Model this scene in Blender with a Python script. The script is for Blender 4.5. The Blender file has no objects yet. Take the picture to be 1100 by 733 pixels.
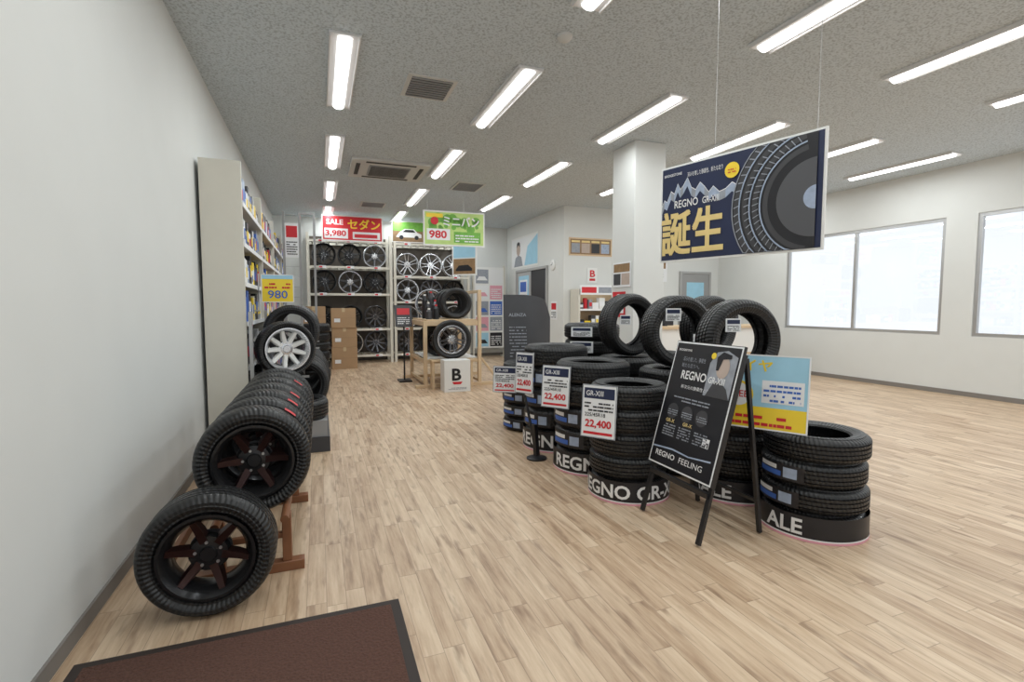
import bpy, math, random
from mathutils import Vector, Matrix
random.seed(7)
scn=bpy.context.scene
scn.view_settings.view_transform='Standard'
H=3.45
# ---------------------------------------------------------------- materials
def mat(name,col,rough=.5,metal=0.,emit=0.,var=0.,scale=8.,bump=0.,coat=0.):
    m=bpy.data.materials.new(name); m.use_nodes=True
    nt=m.node_tree; p=nt.nodes['Principled BSDF']
    c=(col[0],col[1],col[2],1)
    p.inputs['Base Color'].default_value=c
    p.inputs['Roughness'].default_value=rough
    p.inputs['Metallic'].default_value=metal
    p.inputs['Coat Weight'].default_value=coat
    if emit: 
        p.inputs['Emission Color'].default_value=c; p.inputs['Emission Strength'].default_value=emit
    if var or bump:
        tc=nt.nodes.new('ShaderNodeTexCoord'); n=nt.nodes.new('ShaderNodeTexNoise')
        n.inputs['Scale'].default_value=scale; n.inputs['Detail'].default_value=4
        nt.links.new(tc.outputs['Object'],n.inputs['Vector'])
        if var:
            mx=nt.nodes.new('ShaderNodeMix'); mx.data_type='RGBA'
            mx.inputs[6].default_value=tuple(x*(1-var) for x in c[:3])+(1,)
            mx.inputs[7].default_value=tuple(min(1,x*(1+var)) for x in c[:3])+(1,)
            nt.links.new(n.outputs['Fac'],mx.inputs[0]); nt.links.new(mx.outputs[2],p.inputs['Base Color'])
        if bump:
            b=nt.nodes.new('ShaderNodeBump'); b.inputs['Strength'].default_value=bump; b.inputs['Distance'].default_value=.01
            nt.links.new(n.outputs['Fac'],b.inputs['Height']); nt.links.new(b.outputs['Normal'],p.inputs['Normal'])
    return m
def mth(nt,op,a,b=None):
    n=nt.nodes.new('ShaderNodeMath'); n.operation=op
    for i,x in enumerate((a,b)):
        if x is None: continue
        if isinstance(x,(int,float)): n.inputs[i].default_value=x
        else: nt.links.new(x,n.inputs[i])
    return n.outputs[0]
def floor_mat():
    m=bpy.data.materials.new('wood_plank_floor'); m.use_nodes=True; nt=m.node_tree; p=nt.nodes['Principled BSDF']; L=nt.links.new
    tc=nt.nodes.new('ShaderNodeTexCoord'); sp=nt.nodes.new('ShaderNodeSeparateXYZ'); L(tc.outputs['Object'],sp.inputs[0])
    W=.085
    xs=mth(nt,'DIVIDE',sp.outputs[0],W); xi=mth(nt,'FLOOR',xs); xf=mth(nt,'FRACT',xs)
    wn=nt.nodes.new('ShaderNodeTexWhiteNoise'); wn.noise_dimensions='1D'; L(xi,wn.inputs['W'])
    ys=mth(nt,'ADD',mth(nt,'DIVIDE',sp.outputs[1],.62),mth(nt,'MULTIPLY',wn.outputs['Value'],7.3)); yi=mth(nt,'FLOOR',ys); yf=mth(nt,'FRACT',ys)
    cb=nt.nodes.new('ShaderNodeCombineXYZ'); L(xi,cb.inputs[0]); L(yi,cb.inputs[1])
    w2=nt.nodes.new('ShaderNodeTexWhiteNoise'); w2.noise_dimensions='2D'; L(cb.outputs[0],w2.inputs['Vector'])
    # streak grain
    cb2=nt.nodes.new('ShaderNodeCombineXYZ'); L(mth(nt,'MULTIPLY',sp.outputs[0],28),cb2.inputs[0]); L(mth(nt,'MULTIPLY',sp.outputs[1],2.2),cb2.inputs[1]); L(mth(nt,'MULTIPLY',w2.outputs['Value'],40),cb2.inputs[2])
    g=nt.nodes.new('ShaderNodeTexNoise'); g.inputs['Scale'].default_value=1; g.inputs['Detail'].default_value=5; g.inputs['Roughness'].default_value=.65; L(cb2.outputs[0],g.inputs['Vector'])
    cr=nt.nodes.new('ShaderNodeValToRGB'); e=cr.color_ramp.elements
    e[0].position=0; e[0].color=(.25,.15,.085,1); e[1].position=1; e[1].color=(.72,.57,.41,1)
    x=e.new(.33); x.color=(.46,.315,.20,1); x=e.new(.68); x.color=(.61,.455,.31,1)
    fac=mth(nt,'ADD',mth(nt,'MULTIPLY',w2.outputs['Value'],.38),mth(nt,'MULTIPLY',mth(nt,'SUBTRACT',g.outputs['Fac'],.25),1.55)); L(mth(nt,'MULTIPLY',fac,.95),cr.inputs['Fac'])
    # dark knots streaks
    cb3=nt.nodes.new('ShaderNodeCombineXYZ'); L(mth(nt,'MULTIPLY',sp.outputs[0],22),cb3.inputs[0]); L(mth(nt,'MULTIPLY',sp.outputs[1],3.6),cb3.inputs[1]); L(mth(nt,'MULTIPLY',w2.outputs['Value'],90),cb3.inputs[2])
    k=nt.nodes.new('ShaderNodeTexNoise'); k.inputs['Scale'].default_value=1; k.inputs['Detail'].default_value=3; L(cb3.outputs[0],k.inputs['Vector'])
    kr=nt.nodes.new('ShaderNodeMapRange'); kr.inputs[1].default_value=.56; kr.inputs[2].default_value=.74; kr.inputs[3].default_value=0; kr.inputs[4].default_value=.75; L(k.outputs['Fac'],kr.inputs[0])
    mx=nt.nodes.new('ShaderNodeMix'); mx.data_type='RGBA'; L(kr.outputs[0],mx.inputs[0]); L(cr.outputs[0],mx.inputs[6]); mx.inputs[7].default_value=(.22,.125,.07,1)
    # seams
    sx=mth(nt,'LESS_THAN',xf,.035); sy=mth(nt,'LESS_THAN',yf,.006); s=mth(nt,'MULTIPLY',mth(nt,'MAXIMUM',sx,sy),.45)
    m2=nt.nodes.new('ShaderNodeMix'); m2.data_type='RGBA'; L(s,m2.inputs[0]); L(mx.outputs[2],m2.inputs[6]); m2.inputs[7].default_value=(.14,.08,.045,1)
    L(m2.outputs[2],p.inputs['Base Color']); p.inputs['Roughness'].default_value=.42
    return m
def ceil_mat():
    m=mat('speckled_ceiling_tile',(.6,.6,.585),.95); nt=m.node_tree; p=nt.nodes['Principled BSDF']; L=nt.links.new
    tc=nt.nodes.new('ShaderNodeTexCoord'); n=nt.nodes.new('ShaderNodeTexNoise'); n.inputs['Scale'].default_value=55; n.inputs['Detail'].default_value=3; L(tc.outputs['Object'],n.inputs['Vector'])
    cr=nt.nodes.new('ShaderNodeValToRGB'); e=cr.color_ramp.elements; e[0].position=.36; e[0].color=(.40,.445,.47,1); e[1].position=.52; e[1].color=(.61,.67,.71,1)
    L(n.outputs['Fac'],cr.inputs[0]); L(cr.outputs[0],p.inputs['Base Color'])
    b=nt.nodes.new('ShaderNodeBump'); b.inputs['Strength'].default_value=.3; b.inputs['Distance'].default_value=.01; L(n.outputs['Fac'],b.inputs['Height']); L(b.outputs[0],p.inputs['Normal'])
    return m
def rubber_mat(name,base,rough):
    m=mat(name,(base,base,base*1.05),rough); nt=m.node_tree; p=nt.nodes['Principled BSDF']; L=nt.links.new
    tc=nt.nodes.new('ShaderNodeTexCoord'); sp=nt.nodes.new('ShaderNodeSeparateXYZ'); L(tc.outputs['Object'],sp.inputs[0])
    an=mth(nt,'ARCTAN2',sp.outputs[1],sp.outputs[0])
    w=mth(nt,'SINE',mth(nt,'ADD',mth(nt,'MULTIPLY',an,72),mth(nt,'MULTIPLY',sp.outputs[2],70)))
    b=nt.nodes.new('ShaderNodeBump'); b.inputs['Strength'].default_value=.35; b.inputs['Distance'].default_value=.004; L(w,b.inputs['Height']); L(b.outputs[0],p.inputs['Normal'])
    return m
M_floor=floor_mat(); M_ceil=ceil_mat()
M_wall=mat('white_wallpaper',(.70,.71,.69),.9,var=.03,scale=3,bump=.1)
M_white=mat('white_paint',(.8,.8,.78),.5); M_paper=mat('white_paper',(.82,.83,.84),.6)
M_beam=mat('cream_steel',(.68,.65,.57),.45,var=.04)
M_base=mat('grey_vinyl_skirting',(.22,.2,.18),.6)
M_rub=rubber_mat('black_rubber',.011,.40); M_rub2=rubber_mat('dark_rubber',.015,.45)
M_blk=mat('black_metal',(.015,.015,.017),.35); M_gry=mat('grey_plastic',(.32,.32,.32),.5,var=.05); M_dgry=mat('dark_grey_panel',(.05,.05,.055),.5,var=.1)
M_navy=mat('navy_print',(.012,.02,.065),.4,var=.3,scale=5); M_ink=mat('black_print',(.012,.012,.016),.35,var=.3,scale=6)
M_gold=mat('gold_print',(.80,.62,.26),.45,var=.15,scale=10); M_wprint=mat('white_print',(.8,.8,.8),.5)
M_gprint=mat('grey_print',(.3,.32,.36),.5,var=.3,scale=20); M_silv=mat('silver_blue_print',(.35,.42,.55),.5,var=.35,scale=25)
M_red=mat('red_print',(.60,.02,.03),.5,var=.1); M_yel=mat('yellow_print',(.9,.66,.04),.5,var=.06)
M_grn=mat('green_print',(.16,.42,.06),.5,var=.45,scale=9); M_ltgrn=mat('light_green_print',(.5,.68,.22),.5,var=.2,scale=7)
M_blue=mat('blue_print',(.05,.14,.5),.5,var=.1); M_cyan=mat('pale_blue_print',(.35,.62,.78),.5,var=.12,scale=6); M_pink=mat('pink_print',(.75,.35,.42),.5)
M_brown=mat('brown_print',(.28,.17,.08),.5,var=.4,scale=14); M_skin=mat('portrait_print',(.5,.4,.34),.6,var=.2)
M_card=mat('cardboard',(.42,.27,.15),.8,var=.12,scale=5); M_tape=mat('packing_tape',(.55,.42,.25),.3)
M_wood=mat('pale_pine',(.66,.49,.31),.5,var=.15,scale=6); M_rwood=mat('reddish_wood',(.22,.09,.04),.45,var=.25,scale=9)
M_chrome=mat('silver_alloy',(.62,.63,.65),.25,.9); M_bwheel=mat('black_alloy',(.03,.03,.032),.25,.6); M_gun=mat('gunmetal_alloy',(.13,.13,.14),.3,.8); M_redw=mat('dark_red_alloy',(.040,.017,.015),.3,.6)
M_matt=mat('brown_doormat',(.10,.047,.033),1.,var=.5,scale=90,bump=1.)
M_mattb=mat('black_mat_edge',(.03,.02,.016),.7)
M_lamp=mat('lamp_diffuser',(1,1,1),.5,emit=4.); M_lampf=mat('lamp_housing',(.75,.75,.75),.4)
M_steel=mat('steel_wire',(.5,.5,.5),.35,.8); M_back=mat('shelf_backing',(.10,.085,.07),.8,var=.2,scale=3)
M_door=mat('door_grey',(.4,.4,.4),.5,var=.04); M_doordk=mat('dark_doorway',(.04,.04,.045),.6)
M_ac=mat('air_conditioner_plastic',(.62,.62,.60),.5); M_slot=mat('dark_slot',(.06,.06,.06),.7)
def glass():
    m=bpy.data.materials.new('window_glass'); m.use_nodes=True; nt=m.node_tree; nt.nodes.remove(nt.nodes['Principled BSDF'])
    t=nt.nodes.new('ShaderNodeBsdfTransparent'); g=nt.nodes.new('ShaderNodeBsdfGlossy'); g.inputs['Roughness'].default_value=.02; mx=nt.nodes.new('ShaderNodeMixShader'); mx.inputs[0].default_value=.08
    nt.links.new(t.outputs[0],mx.inputs[1]); nt.links.new(g.outputs[0],mx.inputs[2]); nt.links.new(mx.outputs[0],nt.nodes['Material Output'].inputs[0]); return m
M_glass=glass()
# ---------------------------------------------------------------- text
_tc={}
def text_geo(s,bold=.012):
    if any(ord(c)>0x2000 for c in s): bold=0.
    k=(s,bold)
    if k in _tc: return _tc[k]
    cu=bpy.data.curves.new('t','FONT'); cu.body=s; cu.resolution_u=3; cu.offset=bold
    ob=bpy.data.objects.new('t',cu); scn.collection.objects.link(ob)
    dg=bpy.context.evaluated_depsgraph_get(); me=bpy.data.meshes.new_from_object(ob.evaluated_get(dg))
    vs=[v.co.copy() for v in me.vertices]; fs=[tuple(p.vertices) for p in me.polygons]
    bpy.data.objects.remove(ob); bpy.data.curves.remove(cu); bpy.data.meshes.remove(me)
    if not vs: _tc[k]=([],[],1); return _tc[k]
    x0=min(v.x for v in vs);x1=max(v.x for v in vs);y0=min(v.y for v in vs);y1=max(v.y for v in vs)
    vs=[((v.x-x0)/(x1-x0+1e-9),(v.y-y0)/(y1-y0+1e-9)) for v in vs]
    _tc[k]=(vs,fs,(x1-x0)/(y1-y0+1e-9)); return _tc[k]
# ---------------------------------------------------------------- builder
class B:
    def __init__(s): s.v=[];s.f=[];s.m=[];s.s=[];s.mats=[]
    def mi(s,m):
        if m not in s.mats: s.mats.append(m)
        return s.mats.index(m)
    def add(s,vs,fs,m,smooth=False,M=None):
        o=len(s.v); i=s.mi(m)
        for v in vs:
            v=Vector(v); s.v.append(M@v if M is not None else v)
        for f in fs: s.f.append(tuple(o+a for a in f)); s.m.append(i); s.s.append(smooth)
    def box(s,c,d,m,M=None):
        x,y,z=c; a,b,e=d[0]/2,d[1]/2,d[2]/2
        vs=[(x+i*a,y+j*b,z+k*e) for i in(-1,1) for j in(-1,1) for k in(-1,1)]
        s.add(vs,[(0,1,3,2),(4,6,7,5),(0,4,5,1),(2,3,7,6),(0,2,6,4),(1,5,7,3)],m,False,M)
    def bb(s,x0,x1,y0,y1,z0,z1,m,M=None): s.box(((x0+x1)/2,(y0+y1)/2,(z0+z1)/2),(x1-x0,y1-y0,z1-z0),m,M)
    def bar(s,p0,p1,w,h,m):
        p0=Vector(p0);p1=Vector(p1);d=p1-p0;L=d.length
        q=d.to_track_quat('X','Z').to_matrix().to_4x4(); M=Matrix.Translation((p0+p1)/2)@q
        s.box((0,0,0),(L,w,h),m,M)
    def cyl(s,p0,p1,r,m,n=12,r1=None,M=None):
        p0=Vector(p0);p1=Vector(p1);r1=r if r1 is None else r1
        q=(p1-p0).to_track_quat('Z','Y').to_matrix(); vs=[]
        for p,rr in((p0,r),(p1,r1)):
            for i in range(n):
                a=2*math.pi*i/n; vs.append(p+q@Vector((rr*math.cos(a),rr*math.sin(a),0)))
        fs=[(i,(i+1)%n,n+(i+1)%n,n+i) for i in range(n)]
        s.add(vs,fs,m,True,M); s.add(vs,[tuple(range(n))[::-1],tuple(range(n,2*n))],m,False,M)
    def lathe(s,pr,m,n=48,M=None,closed=True,smooth=True):
        vs=[];k=len(pr)
        for i in range(n):
            a=2*math.pi*i/n
            for r,z in pr: vs.append((r*math.cos(a),r*math.sin(a),z))
        fs=[]
        for i in range(n):
            for j in range(k if closed else k-1):
                a=i*k+j;b=i*k+(j+1)%k;c=((i+1)%n)*k+(j+1)%k;d=((i+1)%n)*k+j
                fs.append((a,d,c,b))
        s.add(vs,fs,m,smooth,M)
    def tire(s,R,W,ri,m,M=None,n=56):
        w=W/2; g=.011
        pr=[(ri,-.70*w),(ri+.012,-.84*w),(ri+.02,-.84*w),(ri+.4*(R-ri),-.98*w),(ri+.5*(R-ri),-1.0*w),(ri+.53*(R-ri),-.97*w),(ri+.7*(R-ri),-.98*w),(R-.03,-.9*w),(R-.012,-.80*w),(R-.004,-.68*w)]
        for c in(-.48,-.17,.17,.48):
            pr+=[(R,(c-.05)*w),(R-g,(c-.035)*w),(R-g,(c+.035)*w),(R,(c+.05)*w)]
        pr+=[(R-.004,.68*w),(R-.012,.80*w),(R-.03,.9*w),(ri+.7*(R-ri),.98*w),(ri+.53*(R-ri),.97*w),(ri+.5*(R-ri),1.0*w),(ri+.4*(R-ri),.98*w),(ri+.02,.84*w),(ri+.012,.84*w),(ri,.70*w)]
        pr+=[(ri+.015,.55*w),(ri+.5*(R-ri),.85*w),(R-.03,.62*w),(R-.03,-.62*w),(ri+.5*(R-ri),-.85*w),(ri+.015,-.55*w)]
        s.lathe(pr,m,n,M)
    def wheel(s,R,W,m,M=None,ns=5,split=True,inner=None):
        w=W/2; inner=inner or m
        pr=[(R,-w),(R,-w+.012),(R-.012,-w+.02),(R-.035,-.3*w),(R-.035,.4*w),(R-.014,w-.02),(R,w-.012),(R,w),(R-.012,w),(R-.026,w-.018),(R-.045,.4*w),(R-.045,-.3*w),(R-.022,-w+.008),(R-.012,-w)]
        s.lathe(pr,m,48,M)
        s.lathe([(.0,-.25*w),(R*.45,-.25*w),(R*.45,-.15*w),(0,-.15*w)],M_dgry,24,M,False)
        z1=w*.55; MM=M if M is not None else Matrix.Identity(4)
        s.lathe([(0,z1+.006),(.03,z1+.006),(.036,z1-.004),(.075,z1-.008),(.085,z1-.03),(.075,0),(0,0)],m,24,M,False)
        for i in range(ns):
            a=2*math.pi*i/ns
            for sg in((-1,1) if split else (0,)):
                off=sg*.022; off1=sg*(R*.17)
                w0=.016 if split else .028; w1=.011 if split else .02
                r0=.05; r1=R-.03; t0=.035;t1=.03; ze=w*.78
                vs=[]
                for r,o,ww,z,t in((r0,off,w0,z1-.006,t0),(r0+(r1-r0)*.6,off+(off1-off)*.5,(w0+w1)/2,z1+.004,t0),(r1,off1,w1,ze,t1)):
                    vs+=[(r,o-ww,z-t),(r,o+ww,z-t),(r,o+ww*.6,z),(r,o-ww*.6,z)]
                fs=[(0,1,2,3),(8,11,10,9)]
                for q in(0,4):
                    for k in range(4): fs.append((q+k,q+4+k,q+4+(k+1)%4,q+(k+1)%4))
                s.add(vs,fs,inner,False,MM@Matrix.Rotation(a,4,'Z'))
        for i in range(5):
            a=2*math.pi*(i+.5)/5; s.cyl((.052*math.cos(a),.052*math.sin(a),z1-.02),(.052*math.cos(a),.052*math.sin(a),z1),.007,M_steel,6,M=M)
    def obj(s,name,loc=(0,0,0),rot=None,bevel=0):
        me=bpy.data.meshes.new(name); me.from_pydata([tuple(v) for v in s.v],[],s.f)
        for m in s.mats: me.materials.append(m)
        me.polygons.foreach_set('material_index',s.m); me.polygons.foreach_set('use_smooth',s.s)
        me.update(); me.set_sharp_from_angle(angle=math.radians(38))
        o=bpy.data.objects.new(name,me); scn.collection.objects.link(o); o.location=loc
        if rot: o.rotation_euler=rot
        if bevel:
            md=o.modifiers.new('bev','BEVEL'); md.width=bevel; md.segments=2; md.limit_method='ANGLE'; md.angle_limit=math.radians(50)
        return o
def inst(name,me,loc,rot=(0,0,0)):
    o=bpy.data.objects.new(name,me); scn.collection.objects.link(o); o.location=loc; o.rotation_euler=rot; return o
class Panel:
    def __init__(s,b,O,U,V): s.b=b;s.O=Vector(O);s.U=Vector(U).normalized();s.V=Vector(V).normalized();s.N=s.U.cross(s.V)
    def P(s,x,y,l=0): return s.O+s.U*x+s.V*y+s.N*(l*.0015)
    def body(s,x,y,w,h,t,m):
        a=[s.P(x,y),s.P(x+w,y),s.P(x+w,y+h),s.P(x,y+h)]; c=[p-s.N*t for p in a]
        s.b.add(a+c,[(0,1,2,3),(7,6,5,4),(0,4,5,1),(1,5,6,2),(2,6,7,3),(3,7,4,0)],m)
    def rect(s,x,y,w,h,m,l=1): s.b.add([s.P(x,y,l),s.P(x+w,y,l),s.P(x+w,y+h,l),s.P(x,y+h,l)],[(0,1,2,3)],m)
    def poly(s,pts,m,l=1): s.b.add([s.P(x,y,l) for x,y in pts],[tuple(range(len(pts)))],m)
    def circ(s,cx,cy,r,m,l=1,ry=None): s.poly([(cx+r*math.cos(i*math.pi/10),cy+(ry or r)*math.sin(i*math.pi/10)) for i in range(20)],m,l)
    def text(s,t,x,y,w,h,m,l=2,bold=.012):
        vs,fs,_=text_geo(t,bold)
        offs=[(0,0)]
        if any(ord(c)>0x2000 for c in t) and bold>.02:
            e=h*.022; offs=[(-e,-e),(e,-e),(-e,e),(e,e),(0,0)]
        for k,(dx,dy) in enumerate(offs): s.b.add([s.P(x+a*w+dx,y+c*h+dy,l+k*.12) for a,c in vs],fs,m)
    def lines(s,x,y,w,h,n,m,l=2,fill=.45):
        st=h/n
        for i in range(n):
            cx=x
            while cx<x+w:
                ww=random.uniform(.04,.2)*w; ww=min(ww,x+w-cx)
                if random.random()<.85: s.rect(cx,y+i*st,ww*.85,st*fill,m,l)
                cx+=ww
    def border(s,w,h,t,m,l=3):
        s.rect(0,0,w,t,m,l); s.rect(0,h-t,w,t,m,l); s.rect(0,t,t,h-2*t,m,l); s.rect(w-t,t,t,h-2*t,m,l)
# ---------------------------------------------------------------- room
X0,X1,Y0,Y1=-.95,9.0,-2.5,13.0
b=B(); b.bb(X0-.1,X1+.1,Y0-.1,Y1+.1,-.1,0,M_floor); b.obj('floor')
b=B(); b.bb(X0-.1,X1+.1,Y0-.1,Y1+.1,H,H+.1,M_ceil); b.obj('ceiling')
b=B(); b.bb(X0-.1,X0,Y0-.1,Y1+.1,0,H,M_wall); b.obj('wall_left')
b=B(); b.bb(X0,4.95,Y1,Y1+.1,0,H,M_wall); b.obj('wall_back')
b=B(); b.bb(4.85,4.95,9.6,Y1,0,H,M_wall); b.obj('wall_office_side')
b=B(); b.bb(4.95,X1+.1,9.6,9.7,0,H,M_wall); b.obj('wall_office_front')
def winwall(name,axis,c0,c1,a0,a1,segs,z0,z1):
    b=B()
    def bx(p,q,za,zb,m=M_wall,t0=c0,t1=c1):
        if axis=='x': b.bb(t0,t1,p,q,za,zb,m)
        else: b.bb(p,q,t0,t1,za,zb,m)
    bx(a0,a1,0,z0); bx(a0,a1,z1,H)
    cur=a0
    for p,q in segs: bx(cur,p,z0,z1); cur=q
    bx(cur,a1,z0,z1); b.obj(name)
    for i,(p,q) in enumerate(segs):
        b=B(); cm=(c0+c1)/2
        def bx2(p,q,za,zb,m,t):
            if axis=='x': b.bb(cm-t,cm+t,p,q,za,zb,m)
            else: b.bb(p,q,cm-t,cm+t,za,zb,m)
        f=.05
        bx2(p,q,z0,z0+f,M_steel,.03);bx2(p,q,z1-f,z1,M_steel,.03);bx2(p,p+f,z0+f,z1-f,M_steel,.03);bx2(q-f,q,z0+f,z1-f,M_steel,.03)
        bx2((p+q)/2-.025,(p+q)/2+.025,z0+f,z1-f,M_steel,.025)
        bx2(p+f,q-f,z0+f,z1-f,M_glass,.004); b.obj('window_%d'%(winwall.n)); winwall.n+=1
winwall.n=1
winwall('wall_right','x',X1,X1+.1,Y0,9.6,[(-1.5,1.3),(1.7,4.5),(4.9,7.7)],.9,2.7)
winwall('wall_front','y',Y0-.1,Y0,X0,X1,[(-.5,2.2),(2.5,5.3),(5.6,8.4)],.2,2.7)
b=B(); b.bb(X0+.0,X0+.012,Y0,12.98,0,.07,M_base); b.obj('baseboard_left')
b=B(); b.bb(X0+.02,4.83,Y1-.012,Y1,0,.07,M_base); b.obj('baseboard_back')
b=B(); b.bb(4.838,4.85,9.6,10.3,0,.07,M_base); b.bb(4.838,4.85,12.3,12.98,0,.07,M_base); b.obj('baseboard_office_side')
b=B(); b.bb(4.85,8.98,9.588,9.6,0,.07,M_base); b.obj('baseboard_office_front')
b=B(); b.bb(8.988,9.0,Y0,9.58,0,.07,M_base); b.obj('baseboard_right')
# column
b=B(); b.bb(3.8,4.27,5.53,6.05,0,H,M_wall); b.bb(3.785,4.285,5.515,6.065,0,.07,M_base); col=b.obj('support_column',bevel=.006)
b=B(); p=Panel(b,(3.79,6.0,1.60),(0,-1,0),(0,0,1)); p.body(0,0,.42,.33,.006,M_paper); p.rect(.02,.2,.38,.11,M_brown); p.rect(.02,.03,.17,.15,M_dgry); p.rect(.21,.03,.19,.15,M_skin); b.obj('column_notice')
b=B(); p=Panel(b,(3.79,6.0,1.20),(0,-1,0),(0,0,1)); p.body(0,0,.3,.34,.006,M_red); p.rect(.03,.05,.24,.1,M_paper); p.circ(.15,.24,.07,M_paper); b.obj('column_notice')
# doormat
b=B(); b.bb(-.85,.27,1.28,2.225,0,.012,M_matt); b.bb(-.89,.31,1.24,2.265,0,.007,M_mattb); b.obj('doormat',bevel=.003)
# ---------------------------------------------------------------- lights
def lamp(x,y0):
    y1=y0+1.48; b=B(); yc=(y0+y1)/2
    b.bb(-.12,.12,-.76,.76,-.02,0,M_lampf)
    n=8; vs=[];fs=[]
    for sg in(-.72,.72):
        for i in range(n+1):
            a=math.pi*i/n; vs.append((.055*math.cos(a),sg,-.02-.035*math.sin(a)))
    for i in range(n): fs.append((i,i+1,n+2+i,n+1+i))
    fs.append(tuple(range(n+1))); fs.append(tuple(range(2*n+1,n,-1)))
    b.add(vs,fs,M_lamp,True)
    b.bb(-.115,-.105,-.75,.75,-.035,-.02,M_lampf);b.bb(.105,.115,-.75,.75,-.035,-.02,M_lampf)
    e=b.obj('ceiling_light',(x,yc,H-.001))
    ld=bpy.data.lights.new('tube_light','AREA'); ld.shape='RECTANGLE'; ld.size=.1; ld.size_y=1.4; ld.energy=LP; ld.color=(.93,.985,1)
    lo=bpy.data.objects.new('tube_light',ld); scn.collection.objects.link(lo); lo.parent=e; lo.location=(0,0,-.062)
LP=14
for x in(.245,1.8,3.4):
    for y in(-.75,1.75,4.23,6.7,9.12,11.4): lamp(x,y)
for x in(5.0,6.6,8.2):
    for y in(-.75,1.75,4.4,6.85): lamp(x,y)
def vent(x,y,w,d,n=9):
    b=B(); z=H
    b.bb(x-w/2,x+w/2,y-d/2,y+d/2,z-.015,z-.001,M_ac); b.bb(x-w/2+.04,x+w/2-.04,y-d/2+.04,y+d/2-.04,z-.017,z-.012,M_slot)
    for i in range(n):
        yy=y-d/2+.05+(d-.1)*i/(n-1); b.bb(x-w/2+.04,x+w/2-.04,yy-.008,yy+.008,z-.026,z-.016,M_gry)
    b.obj('ceiling_vent')
vent(1.04,4.95,.46,.5); vent(1.1,10.9,.5,.5); vent(2.5,8.7,.5,.6)
b=B(); x,y=1.05,8.05
b.bb(x-.56,x+.56,y-.52,y+.52,H-.04,H-.001,M_ac); b.bb(x-.3,x+.3,y-.28,y+.28,H-.055,H-.038,M_gry)
for i in range(10): b.bb(x-.28,x+.28,y-.26+i*.057,y-.25+i*.057,H-.062,H-.054,M_slot)
for sg in(-1,1):
    b.bb(x-.36,x+.36,y+sg*.42-.03,y+sg*.42+.03,H-.046,H-.038,M_slot); b.bb(x+sg*.46-.03,x+sg*.46+.03,y-.32,y+.32,H-.046,H-.038,M_slot)
b.obj('ceiling_air_conditioner',bevel=.004)
b=B(); b.lathe([(0,0),(.06,0),(.06,-.02),(.045,-.035),(.02,-.05),(0,-.05)],M_ac,24,None,False); b.obj('smoke_detector',(1.84,3.65,H-.001))
# ---------------------------------------------------------------- tire stacks
def stack(cx,cy,R,W,n,labels=0,band=None,mats=(M_rub,),ri=None):
    b=B(); ri=ri or R*.62; ph0=math.atan2(-cy,-cx)
    for i in range(n):
        M=Matrix.Translation((random.uniform(-.008,.008),random.uniform(-.008,.008),W*(i+.5)))@Matrix.Rotation(random.uniform(0,6),4,'Z')
        if band and i==0: M=Matrix.Translation((0,0,W*.5))
        b.tire(R-(0.0 if not(band and i==0) else .004),W,ri,mats[i%len(mats)],M)
    def patch(a0,a1,z0,z1,r,m):
        k=max(2,int((a1-a0)/.08)); vs=[]
        for i in range(k+1):
            a=a0+(a1-a0)*i/k
            vs+=[(r*math.cos(a),r*math.sin(a),z0),(r*math.cos(a),r*math.sin(a),z1)]
        b.add(vs,[(2*i,2*i+2,2*i+3,2*i+1) for i in range(k)],m,True)
    if band:
        rr=R+.012; patch(0,2*math.pi,0.001,W*.98,rr,M_ink); patch(0,2*math.pi,0.001,.014,rr+.002,M_pink); patch(0,2*math.pi,.014,.022,rr+.002,M_wprint)
        vs,fs,asp=text_geo(band,.025); hh=W*.60; ww=hh*asp*1.05; a0=ph0-band_off-ww/rr/2
        for rep in(0,1):
            b.add([((rr+.004)*math.cos(a0+rep*3.14+u*ww/rr),(rr+.004)*math.sin(a0+rep*3.14+u*ww/rr),W*.24+v*hh) for u,v in vs],fs,M_wprint)
    for i in range(1 if band else 0,n):
        if labels and i<labels:
            z0=W*i
            c=ph0-.75+random.uniform(-.08,.08)
            patch(c-.55,c+.55,z0+W*.2,z0+W*.8,R+.006,M_ink); patch(c-.5,c+.1,z0+W*.3,z0+W*.5,R+.008,M_blue); patch(c-.48,c+.0,z0+W*.55,z0+W*.72,R+.008,M_wprint)
            patch(c+.15,c+.42,z0+W*.3,z0+W*.7,R+.008,M_silv)
    return b.obj('tire_stack',(cx,cy,0))
band_off=-.05
stack(2.08,3.05,.275,.161,5,0,'REGNO GR-XIII')
band_off=.25
stack(2.13,3.68,.305,.18,5,3,'REGNO')
band_off=.5
stack(2.13,4.36,.305,.196,5,4,'REGNO')
stack(2.17,5.12,.29,.148,5,4)
stack(2.80,2.78,.285,.16,5,0,'SALE'); stack(2.82,2.17,.285,.15,4,3,'ALE')
stack(2.78,3.42,.30,.168,5); stack(2.80,4.12,.30,.174,5); stack(2.80,4.84,.30,.166,7)
stack(3.46,3.1,.30,.17,5); stack(3.46,3.8,.30,.17,5); stack(3.45,4.6,.3,.17,5)
# upright tires on stacks
def mk(fn,name):
    b=B(); fn(b); me_o=b.obj(name); me=me_o.data; bpy.data.objects.remove(me_o); return me
T_big=mk(lambda b:b.tire(.298,.215,.195,M_rub),'tire_mesh')
def up(x,y,zb,r=.298,rz=0): inst('tire',T_big,(x,y,zb+r),(math.pi/2,0,rz))
up(2.78,3.42,.841,rz=-.14); up(2.78,4.12,.871,rz=.08,); up(2.80,2.78,.801,rz=-.16); up(3.46,3.8,.851,rz=.1)
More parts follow.
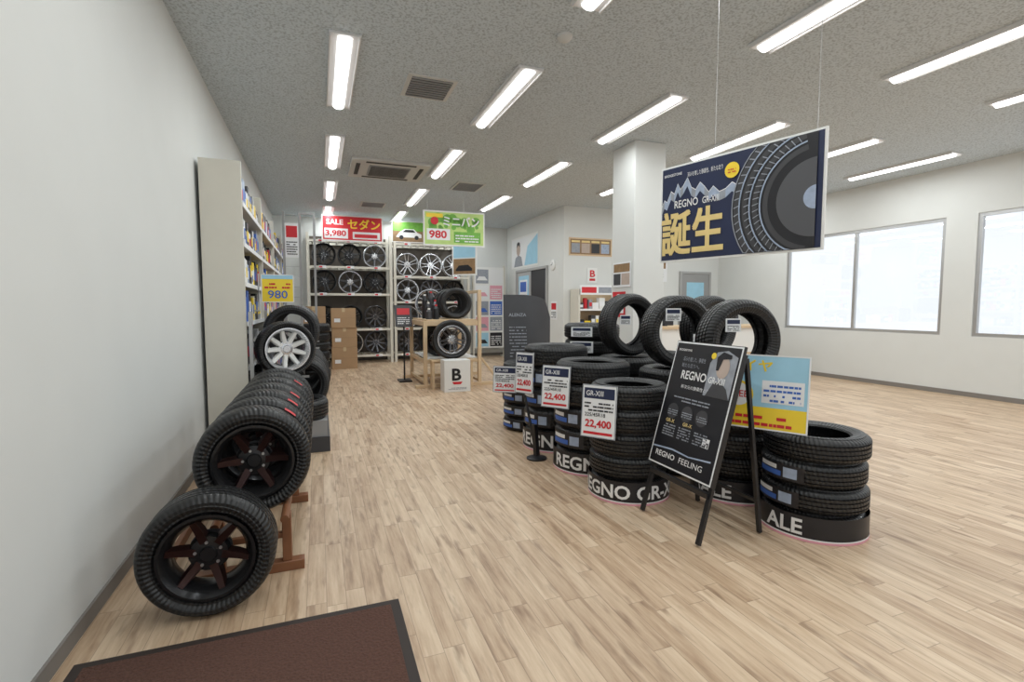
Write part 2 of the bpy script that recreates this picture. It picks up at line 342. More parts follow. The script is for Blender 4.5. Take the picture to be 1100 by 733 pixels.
# labels on upright tires
def card(name,c,nrm,w,h,tilt=0,style=0):
    n=Vector((nrm[0],nrm[1],0)).normalized(); U=Vector((0,0,1)).cross(n); V=(Vector((0,0,1))-n*tilt).normalized()
    U=U.normalized(); O=Vector(c)-U*w/2-V*h/2
    b=B(); p=Panel(b,O,U,V); p.body(0,0,w,h,.006,M_paper)
    if style==0:
        p.rect(.06*w,.74*h,.88*w,.2*h,M_navy); p.text('GR-XIII',.12*w,.79*h,.5*w,.1*h,M_wprint,2)
        p.lines(.08*w,.50*h,.84*w,.2*h,3,M_ink); p.text('225/45R18',.1*w,.40*h,.6*w,.07*h,M_ink)
        p.text('22,400',.12*w,.17*h,.76*w,.17*h,M_red,2,.03); p.rect(.08*w,.06*h,.84*w,.05*h,M_red); p.border(w,h,.006,M_gprint,1)
    elif style==1:
        p.rect(.08*w,.6*h,.84*w,.3*h,M_navy); p.lines(.1*w,.1*h,.8*w,.42*h,4,M_ink)
    elif style==2:
        p.rect(0,.72*h,w,.28*h,M_cyan,1); p.rect(.0,0,w,.3*h,M_yel,1); p.rect(.0,.3*h,w,.42*h,M_cyan,1); p.text('タイヤ',.1*w,.78*h,.5*w,.15*h,M_yel,2,.03); p.circ(.24*w,.45*h,.17*w,M_yel,2); p.circ(.24*w,.45*h,.14*w,M_paper,2.5); p.text('FREE',.13*w,.41*h,.22*w,.09*h,M_red,3); p.rect(.5*w,.36*h,.45*w,.3*h,M_paper,2); p.lines(.52*w,.38*h,.4*w,.26*h,4,M_blue,3); p.lines(.1*w,.05*h,.75*w,.18*h,2,M_red,3); p.border(w,h,.008,M_paper,3)
    return b.obj(name)
card('price_card',(1.765,2.95,.63),(-.80,-.60),.25,.36,.1)
card('price_card',(1.765,3.62,.70),(-.80,-.60),.25,.34,.1)
card('price_card',(1.765,4.28,.73),(-.85,-.53),.20,.38,.05)
card('price_card',(1.83,4.98,.57),(-.6,-.8),.26,.28,.1)
card('price_card',(2.64,3.285,1.28),(-.4,-.9),.12,.1,0,1); card('price_card',(2.92,3.26,1.05),(-.3,-.95),.16,.14,0,1)
card('price_card',(2.44,3.2,.60),(-.7,-.7),.18,.22,.1); card('price_card',(2.67,4.0,1.22),(-.4,-.9),.1,.09,0,1)
card('price_card',(2.60,2.62,1.22),(-.4,-.9),.1,.09,0,1); card('price_card',(2.55,4.62,1.08),(-.6,-.8),.22,.1,.0,1); card('price_card',(2.55,4.62,.92),(-.6,-.8),.24,.12,.0,1)
card('sale_board',(2.49,2.27,.83),(-.85,-.52),.5,.45,.12,2)
# black card stand
b=B(); b.lathe([(0,0),(.09,0),(.09,.012),(.03,.03),(0,.03)],M_blk,24,Matrix.Translation((1.77,4.0,0)),False); b.cyl((1.77,4.0,.02),(1.73,4.18,.54),.012,M_blk); b.bar((1.77,4.0,.03),(1.76,4.03,.30),.04,.04,M_blk); b.obj('card_stand')
# dark standing panel, curved
b=B(); vs=[];fs=[];n=12
for k in(0,1):
    for i in range(n+1):
        u=i/n; x=2.14+.66*u; y=5.82-.10*math.sin(math.pi*u)+k*.02+.1*u; top=1.49-.22*max(0,u-.35)**2*1.2
        if u>.85: top-=(u-.85)*1.2
        vs+=[(x,y,0),(x+(.06 if u>.5 else .03),y+.12,top)]
m0=2*(n+1)
for i in range(n):
    a=2*i; fs.append((a,a+2,a+3,a+1)); fs.append((m0+a,m0+a+1,m0+a+3,m0+a+2)); fs.append((a+1,a+3,m0+a+3,m0+a+1)); fs.append((a,m0+a,m0+a+2,a+2))
fs.append((0,1,m0+1,m0)); fs.append((2*n,m0+2*n,m0+2*n+1,2*n+1))
b.add(vs,fs,M_dgry,True)
p=Panel(b,(2.2,5.80,.72),(.97,-.22,0),(0,.09,1)); p.text('ALENZA',.0,.5,.22,.04,M_gprint,3); p.lines(0,.0,.22,.4,10,M_gprint,3,.3)
b.obj('promotional_standing_panel')
# ---------------------------------------------------------------- easel sign
b=B(); O=Vector((2.02,2.735,.33)); V=Vector((.22,0,.78)).normalized(); p=Panel(b,O,(0,-1,0),V); w,h=.57,.82
p.body(0,0,w,h,.018,M_blk); p.rect(.004,.004,w-.008,h-.008,M_paper,1); p.rect(.014,.014,w-.028,h-.028,M_ink,2)
p.poly([(.34,.50),(.34,.70),(.38,.77),(.46,.785),(.545,.75),(.545,.50)],M_gprint,3); p.circ(.45,.68,.05,M_skin,4,.065); p.poly([(.40,.66),(.39,.74),(.43,.775),(.50,.76),(.50,.74),(.44,.73),(.42,.66)],M_ink,5); p.poly([(.36,.50),(.40,.58),(.45,.60),(.51,.56),(.545,.50)],M_dgry,4)
p.text('REGNO',.12,.575,.22,.055,M_wprint,5,.02); p.text('GR-XIII',.36,.578,.13,.04,M_wprint,5,.02)
p.text('BRIDGESTONE',.04,.755,.12,.014,M_wprint,3); p.text('深みを増した、静粛性',.10,.69,.2,.03,M_gprint,3); p.text('新たな走りへ。',.10,.65,.16,.028,M_gprint,3); p.circ(.36,.745,.02,M_yel,5)
p.text('新次元の静粛性と走り',.14,.515,.27,.024,M_wprint,3); p.lines(.1,.43,.32,.04,2,M_gprint,3,.4)
for i in range(3):
    p.circ(.12+.13*i,.36,.05,M_dgry,3); p.lines(.08+.13*i,.335,.09,.04,3,M_gprint,4)
    p.lines(.07+.14*i,.20,.11,.08,5,M_gprint,3)
p.text('GR-X',.08,.285,.08,.022,M_gold,4); p.text('GR-X',.24,.285,.08,.022,M_gold,4)
p.rect(.43,.20,.055,.055,M_paper,3)
for i in range(5):
    for j in range(5):
        if random.random()<.5: p.rect(.434+i*.0095,.204+j*.0095,.009,.009,M_ink,4)
p.text('REGNO',.06,.06,.18,.035,M_wprint,4,.015); p.text('FEELING',.28,.06,.20,.035,M_wprint,4,.0)
p.poly([(.02,.115),(.2,.13),(.35,.12),(.53,.14),(.53,.13),(.35,.112),(.2,.12),(.02,.105)],M_silv,3)
for yy in(2.70,2.18):
    b.bar((2.255,yy,1.07),(1.955,yy,0.01),.028,.02,M_blk); b.bar((2.265,yy,1.05),(2.41,yy,0.01),.024,.02,M_blk)
b.bar((2.39,2.70,.2),(2.39,2.18,.2),.02,.02,M_blk); b.bar((2.02,2.70,.28),(2.02,2.18,.28),.025,.03,M_blk)
b.obj('a_frame_sign')
# ---------------------------------------------------------------- hanging banners
def wires(b,pts):
    for x,y,z in pts: b.cyl((x,y,z),(x,y,H-.001),.002,M_steel,6)
b=B(); U=Vector((.258,-.966,0)); O=Vector((2.13,2.80,1.635)); p=Panel(b,O,U,(0,0,1)); w,h=1.0,.61
p.body(0,0,w,h,.012,M_white); p.rect(.012,.012,w-.024,h-.024,M_navy,1)
mt=[(.0,.36),(.03,.40),(.05,.385),(.08,.45),(.105,.43),(.13,.49),(.15,.45),(.17,.47),(.20,.515),(.23,.45),(.26,.43),(.29,.47),(.32,.44),(.35,.40),(.38,.43),(.42,.39),(.46,.40),(.5,.43),(.6,.36)]
for i in range(len(mt)-1):
    (xa,ya),(xb,yb)=mt[i],mt[i+1]; p.poly([(max(.012,xa),ya-.05),(xb,yb-.05),(xb,yb),(max(.012,xa),ya)],M_silv if (i*7)%3 else M_gprint,2)
    p.poly([(max(.012,xa),ya),(xb,yb),(xb,yb+.005),(max(.012,xa),ya+.005)],M_wprint,2)
p.text('誕生',.02,.045,.43,.27,M_gold,4,.03)
p.text('REGNO',.11,.338,.17,.048,M_wprint,4,.015); p.text('GR-XIII',.31,.34,.11,.04,M_wprint,4)
p.text('BRIDGESTONE',.03,.545,.13,.016,M_wprint,4); p.text('深みを増した静粛性、新たな走り',.2,.52,.24,.03,M_wprint,3); p.circ(.50,.50,.045,M_yel,6); p.lines(.475,.485,.05,.03,2,M_red,7)
# printed tire
cx,cy=.96,.27
def ring(r0,r1,m,l,a0=95,a1=265,ex=1.):
    n=24
    for i in range(n):
        t0=math.radians(a0+(a1-a0)*i/n);t1=math.radians(a0+(a1-a0)*(i+1)/n)
        q=[(cx+r0*ex*math.cos(t0),cy+r0*math.sin(t0)),(cx+r1*ex*math.cos(t0),cy+r1*math.sin(t0)),(cx+r1*ex*math.cos(t1),cy+r1*math.sin(t1)),(cx+r0*ex*math.cos(t1),cy+r0*math.sin(t1))]
        q=[(min(w-.013,x),min(h-.013,max(.013,y))) for x,y in q]; p.poly(q,m,l)
ring(.0,.46,M_ink,3,90,270)
for r in(.45,.40,.34,.28): ring(r-.032,r-.004,M_dgry,4,100,260)
for r in(.412,.352,.292): ring(r-.004,r+.004,M_silv,5,100,260)
ring(.452,.458,M_gprint,5,100,260)
for i in range(26):
    t=math.radians(105+6*i)
    for r in(.30,.35,.41):
        q=[(cx+r*math.cos(t),cy+r*math.sin(t)),(cx+(r+.035)*math.cos(t+.03),cy+(r+.035)*math.sin(t+.03)),(cx+(r+.035)*math.cos(t+.045),cy+(r+.035)*math.sin(t+.045)),(cx+r*math.cos(t+.015),cy+r*math.sin(t+.015))]
        q=[(x,min(h-.013,max(.013,y))) for x,y in q]; p.poly(q,M_gprint,5)
ring(.0,.20,M_gun,6,90,270); ring(0,.06,M_silv,7,90,270)
for sx in(.38,.95):
    q=O+U*sx-p.N*.006; b.cyl((q.x,q.y,O.z+h),(q.x,q.y,H-.001),.0012,M_steel,6)
b.obj('hanging_banner')
# red banner
b=B(); p=Panel(b,(.10,12.02,2.80),(1,0,0),(0,0,1)); w,h=1.33,.58
p.body(0,0,w,h,.02,M_white); p.rect(.03,.03,w-.06,h-.06,M_red,1); p.text('セダン',.56,.28,.70,.22,M_yel,2,.03); p.text('SALE',.1,.36,.36,.12,M_wprint,2,.03)
p.rect(.06,.06,.5,.22,M_paper,2); p.text('3,980',.08,.09,.44,.15,M_red,3,.03); p.rect(.66,.06,.6,.16,M_wprint,2); p.rect(.7,.09,.5,.08,M_red,3)
wires(b,[(.2,12.03,3.38),(1.3,12.03,3.38)]); b.obj('hanging_banner')
b=B(); p=Panel(b,(1.77,9.0,2.43),(1,-.03,0),(0,0,1)); w,h=1.13,.62
p.body(0,0,w,h,.02,M_white); p.rect(.025,.025,w-.05,h-.05,M_ltgrn,1)
for i in range(22): p.circ(random.uniform(.12,w-.12),random.uniform(.3,h-.12),random.uniform(.03,.09),M_grn,2)
p.text('ミニバン',.36,.36,.66,.17,M_wprint,4,.04); p.rect(.06,.1,.42,.2,M_paper,3); p.text('980',.1,.13,.32,.14,M_red,4,.03); p.rect(.55,.06,.5,.2,M_grn,3); p.lines(.58,.08,.44,.15,3,M_wprint,4); p.circ(.2,.44,.07,M_red,4); p.rect(.05,.5,.3,.07,M_yel,4)
wires(b,[(1.85,9.01,3.05),(2.82,8.98,3.05)]); b.obj('hanging_banner')
b=B(); p=Panel(b,(2.52,9.9,1.95),(.75,-.75,0),(0,0,1)); p.body(0,0,.55,.62,.015,M_white); p.rect(.03,.03,.49,.3,M_brown); p.rect(.03,.35,.49,.24,M_cyan); p.poly([(.08,.12),(.15,.2),(.36,.21),(.45,.14),(.45,.09),(.08,.09)],M_ink,3); q=p.P(.27,.62)
b.cyl((q.x,q.y,2.56),(q.x,q.y,H-.001),.003,M_steel,6); b.obj('hanging_banner')
# ---------------------------------------------------------------- back shelving
W_b=mk(lambda b:b.wheel(.265,.17,M_bwheel,None,5,True),'black_wheel_mesh')
W_g=mk(lambda b:b.wheel(.265,.17,M_gun,None,10,False),'gun_wheel_mesh')
W_c=mk(lambda b:b.wheel(.28,.17,M_chrome,None,5,True),'chrome_wheel_mesh')
W_m=mk(lambda b:b.wheel(.265,.17,M_chrome,None,7,False,M_gun),'machined_wheel_mesh')
def shelfbay(x0,x1,levels,name):
    b=B(); yf,yb=12.28,12.90
    for x in(x0,x1):
        for y in(yf,yb): b.bb(x-.03,x+.03,y-.03,y+.03,0,3.0,M_beam)
    for z in levels+[2.85]:
        b.bb(x0+.03,x1-.03,yf-.02,yf+.02,z-.05,z,M_beam); b.bb(x0+.03,x1-.03,yb-.02,yb+.02,z-.05,z,M_beam)
        for i in range(10):
            xx=x0+.1+(x1-x0-.2)*i/9; b.bb(xx-.015,xx+.015,yf+.02,yb-.02,z-.03,z-.001,M_beam)
        for i in range(3):
            xx=x0+(x1-x0)*(i+.5)/3; b.bb(xx-.08,xx+.08,yf-.026,yf-.021,z-.05,z+.01,M_paper); b.bb(xx-.07,xx+.0,yf-.028,yf-.027,z-.04,z-.005,M_red)
    b.bb(x0+.03,x1-.03,yb+.035,yb+.05,.02,3.0,M_back)
    return b.obj(name)
L1=[.20,.82,1.64,2.26]; L2=[.20,.82,1.46,2.07]
shelfbay(-.2,1.62,L1,'wheel_shelf'); shelfbay(1.72,3.54,L2,'wheel_shelf')
g1=[[W_g,W_m,W_g],[W_b,W_b,W_g],[W_b,W_m,W_b],[W_b,W_b,W_m]]
for li,z in enumerate(L1):
    for i in range(3):
        inst('alloy_wheel',g1[li][i],(.14+.57*i,12.55,z+.272),(math.pi/2-.08,random.uniform(0,3),0))
for li,z in enumerate(L2):
    for i in range(3):
        me=W_c if li==3 else (W_m if li==1 else (W_g,W_b,W_m)[(i+li)%3]); r=.28 if me==W_c else .265
        inst('alloy_wheel',me,(2.05+.58*i,12.55,z+r+.007),(math.pi/2-.08,random.uniform(0,3),0))
b=B(); p=Panel(b,(1.66,12.24,2.86),(1,0,0),(0,0,1)); p.body(0,0,.78,.5,.008,M_white); p.rect(.02,.02,.74,.46,M_brown,1); p.rect(.02,.27,.74,.21,M_grn,2); p.poly([(.1,.14),(.18,.24),(.3,.32),(.52,.32),(.6,.24),(.7,.2),(.7,.12),(.1,.12)],M_wprint,3); p.poly([(.24,.24),(.32,.3),(.5,.3),(.56,.24)],M_ink,4); p.circ(.22,.12,.05,M_ink,5); p.circ(.58,.12,.05,M_ink,5); b.obj('car_poster')
# cardboard boxes
def carton(x0,x1,y0,y1,z0,z1):
    b=B(); b.bb(x0,x1,y0,y1,z0,z1,M_card); xm=(x0+x1)/2; b.bb(xm-.03,xm+.03,y0-.001,y1+.001,z1-.08,z1+.001,M_tape); b.bb(x0-.0005,x1+.0005,y0-.002,y1,(z0+z1)/2-.002,(z0+z1)/2,M_back)
    p=Panel(b,(x0+.06,y0,z0+.12),(1,0,0),(0,0,1)); p.rect(0,0,.12,.08,M_paper,2); b.obj('cardboard_box',bevel=.004)
carton(.24,.76,11.3,11.80,0,.46); carton(.25,.76,11.32,11.81,.462,.88); carton(.24,.74,11.3,11.79,.882,1.3)
carton(-.33,.16,11.1,11.58,0,.46); carton(-.31,.15,11.13,11.6,.462,.9); carton(-.33,.13,11.1,11.59,.902,1.34)
# ---------------------------------------------------------------- centre wooden display
b=B()
def post(x,y,z): b.bb(x-.03,x+.03,y-.03,y+.03,.05,z,M_wood)
post(2.55,8.2,1.62); post(1.62,8.2,1.10); post(2.55,9.5,1.62); post(1.62,9.5,1.10)
for y in(8.2,9.5): b.bb(1.45,2.95,y-.035,y+.035,0,.05,M_wood); b.bb(1.65,2.52,y-.02,y+.02,1.02,1.1,M_wood); b.bb(1.65,2.52,y-.02,y+.02,.40,.46,M_wood)
for x in(1.62,2.55): b.bb(x-.02,x+.02,8.23,9.47,1.02,1.1,M_wood); b.bb(x-.02,x+.02,8.23,9.47,.4,.46,M_wood); b.bb(x-.02,x+.02,8.23,9.47,.06,.1,M_wood)
b.bb(1.65,2.52,8.23,9.47,1.10,1.125,M_wood); b.bb(1.66,2.52,8.23,9.47,.46,.48,M_white)
b.bar((2.55,8.2,.5),(2.90,8.2,.05),.05,.03,M_wood); b.bb(2.53,2.57,8.23,9.47,1.57,1.62,M_wood)
b.obj('wooden_display_stand',bevel=.003)
TW=mk(lambda b:(b.tire(.32,.2,.235,M_rub),b.wheel(.235,.18,M_chrome,None,5,True,M_gun)),'tire_on_wheel_mesh')
TWd=mk(lambda b:(b.tire(.27,.2,.19,M_rub),b.wheel(.19,.18,M_bwheel,None,6,False,M_redw)),'tire_dark_wheel_mesh')
TWs=mk(lambda b:(b.tire(.26,.2,.20,M_rub),b.wheel(.20,.19,M_chrome,None,9,False,M_white)),'tire_silver_wheel_mesh')
T27=mk(lambda b:b.tire(.265,.19,.175,M_rub2),'tire_small_mesh')
inst('tire_on_wheel',TW,(2.02,8.02,.803),(math.pi/2,.3,-.15))
b=B(); b.bb(1.66,2.38,7.92,8.12,.455,.48,M_wood); b.bb(1.68,1.72,7.95,8.1,0,.455,M_wood); b.bb(2.32,2.36,7.95,8.1,0,.455,M_wood); b.obj('wooden_bench')
b=B(); b.bb(1.80,2.22,7.62,7.9,0,.5,M_white); p=Panel(b,(1.81,7.62,0),(1,0,0),(0,0,1)); p.text('B',.11,.18,.15,.19,M_ink,2,.03); p.poly([(.11,.16),(.28,.16),(.25,.12),(.14,.12)],M_red,2); p.lines(.05,.04,.3,.04,2,M_gprint); b.obj('white_display_box',bevel=.004)
for y in(8.47,8.75,9.05): inst('tire',T27,(2.22,y,1.392),(math.pi/2,0,-.2))
inst('alloy_wheel',W_m,(1.93,9.3,1.392),(math.pi/2,0,-.1))
inst('tire_on_wheel',TWd,(1.93,8.6,.752),(math.pi/2,0,-.3)); inst('tire_on_wheel',TWd,(1.93,9.1,.752),(math.pi/2,0,-.2)); 
b=B()
for i,(x,y,hh,m) in enumerate([(1.72,8.35,.16,M_dgry),(1.84,8.35,.22,M_blk),(1.75,8.55,.26,M_blk),(1.88,8.6,.3,M_gun),(1.74,8.8,.4,M_blk),(1.86,8.85,.45,M_dgry)]):
    b.cyl((x,y,1.126),(x,y,1.125+hh*.8),.05,m,14); b.cyl((x,y,1.125+hh*.8),(x,y,1.125+hh),.05,m,14,.025)
    b.cyl((x,y,1.125+hh),(x,y,1.125+hh+.03),.022,M_red if i%2 else M_white,10)
b.obj('care_product_bottles')
b=B(); b.bb(1.3,1.52,8.9,9.2,0,.03,M_blk); b.cyl((1.41,9.05,.03),(1.41,9.05,1.0),.015,M_blk); p=Panel(b,(1.26,9.03,.98),(1,0,0),(0,.3,1)); p.body(0,0,.3,.4,.012,M_dgry); p.rect(.02,.02,.26,.36,M_dgry,1); p.rect(.04,.22,.22,.12,M_red,2); p.lines(.04,.05,.22,.14,4,M_paper,2); b.obj('leaflet_stand')
# ---------------------------------------------------------------- poster rack back right
b=B(); b.bb(3.72,3.76,12.5,12.56,0,2.4,M_beam); b.bb(4.56,4.60,12.5,12.56,0,2.4,M_beam); b.bb(3.76,4.56,12.5,12.53,.25,2.35,M_white)
for x in(3.74,4.58): b.bb(x-.03,x+.03,12.3,12.75,0,.04,M_beam)
p=Panel(b,(3.76,12.5,.25),(1,0,0),(0,0,1))
for i,(m1,m2) in enumerate([(M_cyan,M_ink),(M_pink,M_gprint),(M_gprint,M_blue),(M_paper,M_pink),(M_gprint,M_wprint)]):
    p.rect(.04,.04+i*.41,.34,.36,m1); p.poly([(.06,.12+i*.41),(.12,.22+i*.41),(.28,.22+i*.41),(.36,.12+i*.41)],m2,2); p.rect(.42,.04+i*.41,.34,.36,m2,1); p.lines(.45,.08+i*.41,.28,.26,5,M_wprint,2)
b.obj('poster_rack')
# office side wall poster, door
b=B(); p=Panel(b,(4.845,12.65,2.32),(0,-1,0),(0,0,1)); p.body(0,0,1.75,.78,.004,M_white); p.rect(.04,.04,1.67,.70,M_paper,1); p.poly([(.9,.04),(1.1,.5),(1.71,.74),(1.71,.04)],M_cyan,2); p.circ(.5,.47,.13,M_skin,3,.17); p.poly([(.2,.04),(.3,.27),(.5,.33),(.7,.27),(.8,.04)],M_gprint,3); p.poly([(.38,.52),(.4,.63),(.5,.67),(.6,.63),(.62,.52),(.5,.59)],M_ink,4); b.obj('wall_poster')
b=B()
b.bb(4.80,4.849,12.2,12.25,0,2.2,M_door); b.bb(4.80,4.849,10.35,10.40,0,2.2,M_door); b.bb(4.80,4.849,10.35,12.25,2.2,2.26,M_door)
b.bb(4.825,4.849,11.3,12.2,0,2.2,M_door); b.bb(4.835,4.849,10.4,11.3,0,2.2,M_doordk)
p=Panel(b,(4.825,12.15,.9),(0,-1,0),(0,0,1)); p.rect(.08,.1,.65,1.1,M_cyan,1); p.rect(.14,.5,.5,.6,M_paper,2); p.rect(.18,.8,.4,.25,M_blue,3); p.lines(.18,.55,.4,.2,4,M_ink,3)
b.cyl((4.79,11.38,1.0),(4.79,11.38,1.25),.012,M_steel); b.obj('door_1')
b=B(); p=Panel(b,(4.845,10.2,1.05),(0,-1,0),(0,0,1)); p.body(0,0,.3,.4,.004,M_paper); p.rect(.03,.22,.24,.14,M_red); p.lines(.03,.04,.24,.15,4,M_ink); b.obj('wall_notice')
b=B(); b.lathe([(0,0),(.12,0),(.12,.02),(.1,.03),(0,.03)],M_white,24,None,False); b.cyl((0,0,.03),(0,.07,.032),.006,M_ink,6); b.cyl((0,0,.03),(.05,-.02,.032),.006,M_ink,6); b.obj('wall_clock',(4.849,10.1,2.25),(0,-math.pi/2,0))
# office front wall posters
b=B(); p=Panel(b,(4.97,9.59,2.42),(1,0,0),(0,0,1)); p.body(0,0,1.05,.38,.008,M_wood); p.rect(.03,.03,.99,.32,M_brown,1)
for i in range(4): p.rect(.06+.24*i,.06,.2,.2,[M_gprint,M_skin,M_ink,M_silv][i],2); p.rect(.06+.24*i,.28,.2,.04,M_gold,2)
b.obj('wall_poster')
b=B(); p=Panel(b,(5.42,9.59,1.85),(1,0,0),(0,0,1)); p.body(0,0,.24,.32,.008,M_white); p.text('B',.06,.12,.13,.15,M_red,2,.03); p.rect(.05,.04,.14,.05,M_red,2); b.obj('wall_notice')
def goods(b,x0,x1,y,z,hmax,depth=.12,axis='x'):
    c=x0
    while c<x1-.06:
        w=random.uniform(.06,.16); w=min(w,x1-c); hh=random.uniform(.5,1)*hmax; m=random.choice([M_paper,M_blue,M_red,M_ink,M_gprint,M_yel,M_gry,M_dgry,M_paper,M_silv,M_white,M_ink,M_dgry])
        if axis=='x':
            if random.random()<.3: b.cyl((c+w/2,y,z),(c+w/2,y,z+hh),min(w,.1)*.45,m,12)
            else: b.bb(c,c+w*.92,y-depth/2,y+depth/2,z,z+hh,m); b.bb(c+.01,c+w*.92-.01,y-depth/2-.001,y-depth/2,z+hh*.3,z+hh*.7,random.choice([M_paper,M_red,M_blue,M_yel]))
        else:
            b.bb(y-depth/2,y+depth/2,c,c+w*.92,z,z+hh,m); b.bb(y+depth/2,y+depth/2+.001,c+.01,c+w*.92-.01,z+hh*.3,z+hh*.7,random.choice([M_paper,M_red,M_blue,M_yel]))
        c+=w
b=B(); b.bb(5.0,5.04,9.2,9.57,0,1.7,M_beam); b.bb(6.0,6.04,9.2,9.57,0,1.7,M_beam); b.bb(5.04,6.0,9.54,9.57,.0,1.7,M_wood)
for z in(.12,.5,.9,1.28): b.bb(5.04,6.0,9.2,9.54,z-.025,z,M_wood); goods(b,5.06,5.98,9.32,z,.27); b.bb(5.04,6.0,9.195,9.2,z-.03,z+.01,M_paper)
p=Panel(b,(5.02,9.2,1.58),(1,0,0),(0,0,1)); p.body(0,0,1.0,.2,.01,M_paper); p.rect(.05,.04,.35,.12,M_red,1); p.rect(.45,.04,.5,.12,M_gprint,1); b.obj('product_shelf')
b=B(); p=Panel(b,(6.6,9.59,1.9),(1,0,0),(0,0,1)); p.body(0,0,.9,.5,.008,M_paper); p.rect(.04,.3,.82,.16,M_brown,1); p.text('TIRE SERVICE',.08,.34,.6,.08,M_wprint,2); p.lines(.06,.05,.75,.2,4,M_gprint,1); b.obj('wall_poster')
b=B(); b.bb(7.85,7.9,9.55,9.598,0,2.1,M_door); b.bb(8.7,8.75,9.55,9.598,0,2.1,M_door); b.bb(7.85,8.75,9.55,9.598,2.1,2.15,M_door); b.bb(7.9,8.7,9.57,9.598,0,2.1,M_gry); b.bb(8.05,8.55,9.565,9.57,1.1,1.9,M_cyan); b.cyl((7.98,9.53,1.0),(7.98,9.53,1.2),.012,M_steel); b.obj('door_2')
# service counter
b=B(); b.bb(5.2,8.0,7.1,7.7,.0,.95,M_white); b.bb(5.15,8.05,7.05,7.75,.95,.99,M_wood); b.bb(5.2,8.0,7.09,7.1,.1,.5,M_wood); b.bb(5.6,5.95,7.4,7.43,1.0,1.3,M_ink); b.bb(5.74,5.8,7.38,7.46,.99,1.02,M_ink); goods(b,6.3,7.4,7.35,.99,.2); b.obj('service_counter',bevel=.004)
# ---------------------------------------------------------------- left side
# wooden rack + tires
b=B()
for x in(-.48,-.18):
    b.cyl((x,2.62,.312),(x,4.75,.312),.02,M_rwood,12)
for y in(2.75,3.7,4.7):
    for x in(-.48,-.18): b.bb(x-.022,x+.022,y-.02,y+.02,.05,.30,M_rwood)
    b.bb(-.74,-.10,y-.03,y+.03,0,.05,M_rwood); b.bb(-.48,-.18,y-.015,y+.015,.17,.2,M_rwood)
b.bb(-.77,-.74,2.72,4.75,0,.05,M_rwood); b.obj('wooden_tire_rack',bevel=.003)
for i,y in enumerate((2.87,3.15,3.43,3.71,3.99,4.27,4.55)):
    o=inst('tire_on_wheel',TWd,(-.33,y,.562),(math.pi/2,i*.5,.06))
for i,y in enumerate((2.95,3.25,3.52,4.07)):
    b=B(); 
    k=6; vs=[]
    for j in range(k+1):
        t=math.radians(44+14*j/k); vs+=[(-.33+.276*math.cos(t),y-.03,.562+.276*math.sin(t)),(-.33+.276*math.cos(t),y+.02,.562+.276*math.sin(t))]
    b.add(vs,[(2*j,2*j+1,2*j+3,2*j+2) for j in range(k)],M_red); b.obj('tire_label')
inst('tire_on_wheel',TWd,(-.475,2.50,.271),(math.pi/2,.2,.0))
# second rack on grey plinth
b=B(); b.bb(-.52,.07,4.90,7.6,0,.14,M_dgry); b.bb(-.50,.05,4.92,7.58,.14,.29,M_gry)
for y in(4.98,6.38,7.56):
    b.bb(-.58,-.55,y-.02,y+.02,0,1.3,M_steel)
for y in(6.38,7.56): b.bb(-.55,-.0,y-.012,y+.012,.845,.86,M_steel)
b.bb(-.45,-.42,5.48,7.57,.86,.88,M_steel) ; b.bb(-.12,-.09,5.48,7.57,.86,.88,M_steel)
b.bb(-.55,-.10,5.16,5.19,.665,.685,M_steel)
b.obj('metal_tire_rack')
for i,y in enumerate((5.55,5.8,6.05,6.55,6.8,7.05,7.3)):
    inst('tire',T27,(-.18,y,.29+.266),(math.pi/2,0,0))
inst('tire_on_wheel',TWs,(-.30,5.17,.948),(math.pi/2,.3,.30))
for y in(5.62,5.85,6.08,6.52,6.76,7.0): inst('tire',T27,(-.26,y,1.095),(math.pi/2,0,0))
inst('tire',T27,(-.20,5.12,.29+.095),(0,0,0))
# farther floor tires
for i,y in enumerate((8.2,8.5,8.8,9.1,9.4)): inst('tire',T27,(-.12,y,.266),(math.pi/2,0,0))
stack(-.1,10.1,.29,.17,6); 
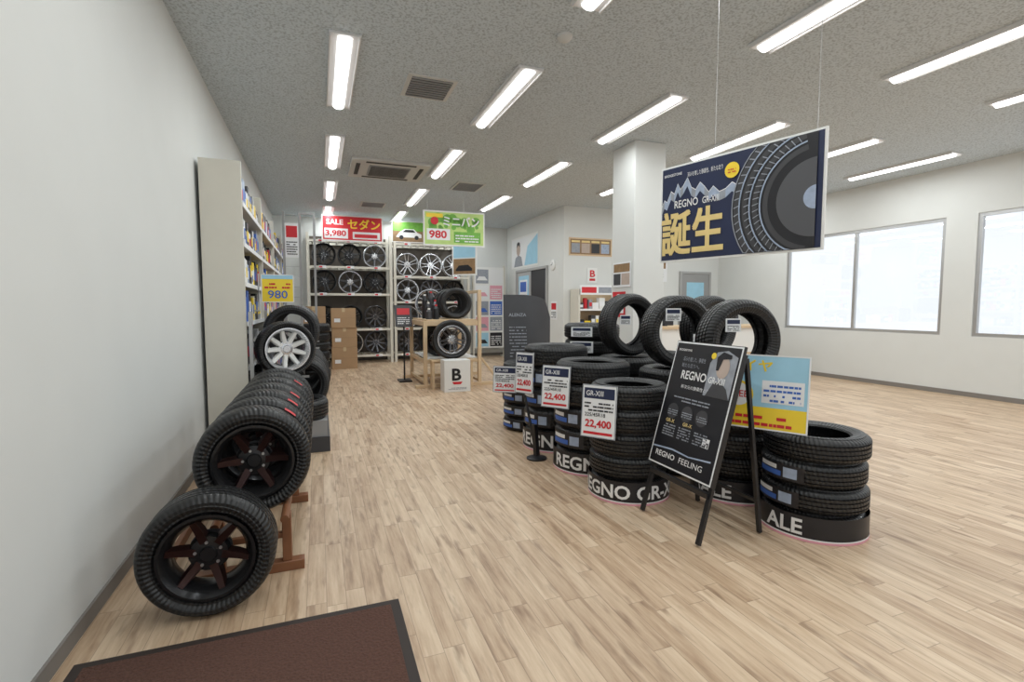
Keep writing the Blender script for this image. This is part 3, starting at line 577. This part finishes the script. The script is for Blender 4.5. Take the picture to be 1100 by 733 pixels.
# merchandise shelving along the left wall
def lshelf(y0,y1,levels,top,xf=-.60):
    b=B(); xb=-.92
    for y in(y0,y1): b.bb(xb,xf,y-.015,y+.015,0,top,M_beam)
    b.bb(xb-.0,xb+.02,y0,y1,.05,top,M_white)
    for z in levels:
        b.bb(xb+.02,xf,y0+.015,y1-.015,z-.025,z,M_beam); goods(b,y0+.04,y1-.04,xf-.12,z,.3,.18,'y'); b.bb(xf,xf+.006,y0+.02,y1-.02,z-.03,z+.01,M_paper)
    b.obj('merchandise_shelf')
lshelf(5.0,6.6,[.4,.8,1.2,1.55,1.9,2.25],2.6); lshelf(6.64,8.3,[.4,.8,1.2,1.55,1.9,2.25],2.6); lshelf(8.34,10.0,[.3,.75,1.2,1.55,1.9,2.25],2.6); lshelf(10.04,11.05,[.3,.75,1.2,1.55,1.9,2.25],2.6)
b=B(); b.bb(-.56,-.52,9.72,9.76,0,3.0,M_gry); b.bb(-.30,-.26,9.72,9.76,0,3.0,M_gry); b.bb(-.06,-.02,9.72,9.76,1.1,3.0,M_gry); b.bb(-.26,-.06,9.73,9.75,2.96,3.0,M_gry); b.bb(-.26,-.06,9.73,9.75,1.1,1.14,M_gry)
for i in range(9): b.bb(-.52,-.30,9.73,9.75,1.5+i*.18,1.51+i*.18,M_steel)
p=Panel(b,(-.52,9.72,2.2),(1,0,0),(0,0,1)); p.body(0,0,.22,.6,.005,M_paper); p.rect(.02,.35,.18,.2,M_red); p.lines(.02,.05,.18,.25,6,M_ink); b.obj('grid_display_frame')
b=B(); p=Panel(b,(-.53,5.60,1.385),(1,0,0),(0,0,1)); p.body(0,0,.30,.28,.012,M_yel); p.rect(0,.235,.30,.045,M_cyan,1); p.lines(.03,.14,.24,.07,2,M_red,1,.5); p.text('980',.06,.04,.18,.08,M_blue,2); p.border(.30,.28,.008,M_paper,2)
b.cyl((-.555,5.62,1.3),(-.555,5.62,1.67),.008,M_steel,8); b.cyl((-.555,5.62,1.3),(-.598,5.62,1.3),.008,M_steel,8); b.obj('yellow_sale_sign')
# ---------------------------------------------------------------- world & camera
w=bpy.data.worlds.new('sky'); scn.world=w; w.use_nodes=True; nt=w.node_tree
bg=nt.nodes['Background']; bg.inputs[0].default_value=(.9,.95,1,1); bg.inputs[1].default_value=1.2
cd=bpy.data.cameras.new('camera'); co=bpy.data.objects.new('camera',cd); scn.collection.objects.link(co)
co.location=(0,0,1.35); co.rotation_euler=(math.radians(86),0,math.radians(-21)); cd.sensor_width=36; cd.lens=540/1100*36; cd.clip_start=.05
scn.camera=co
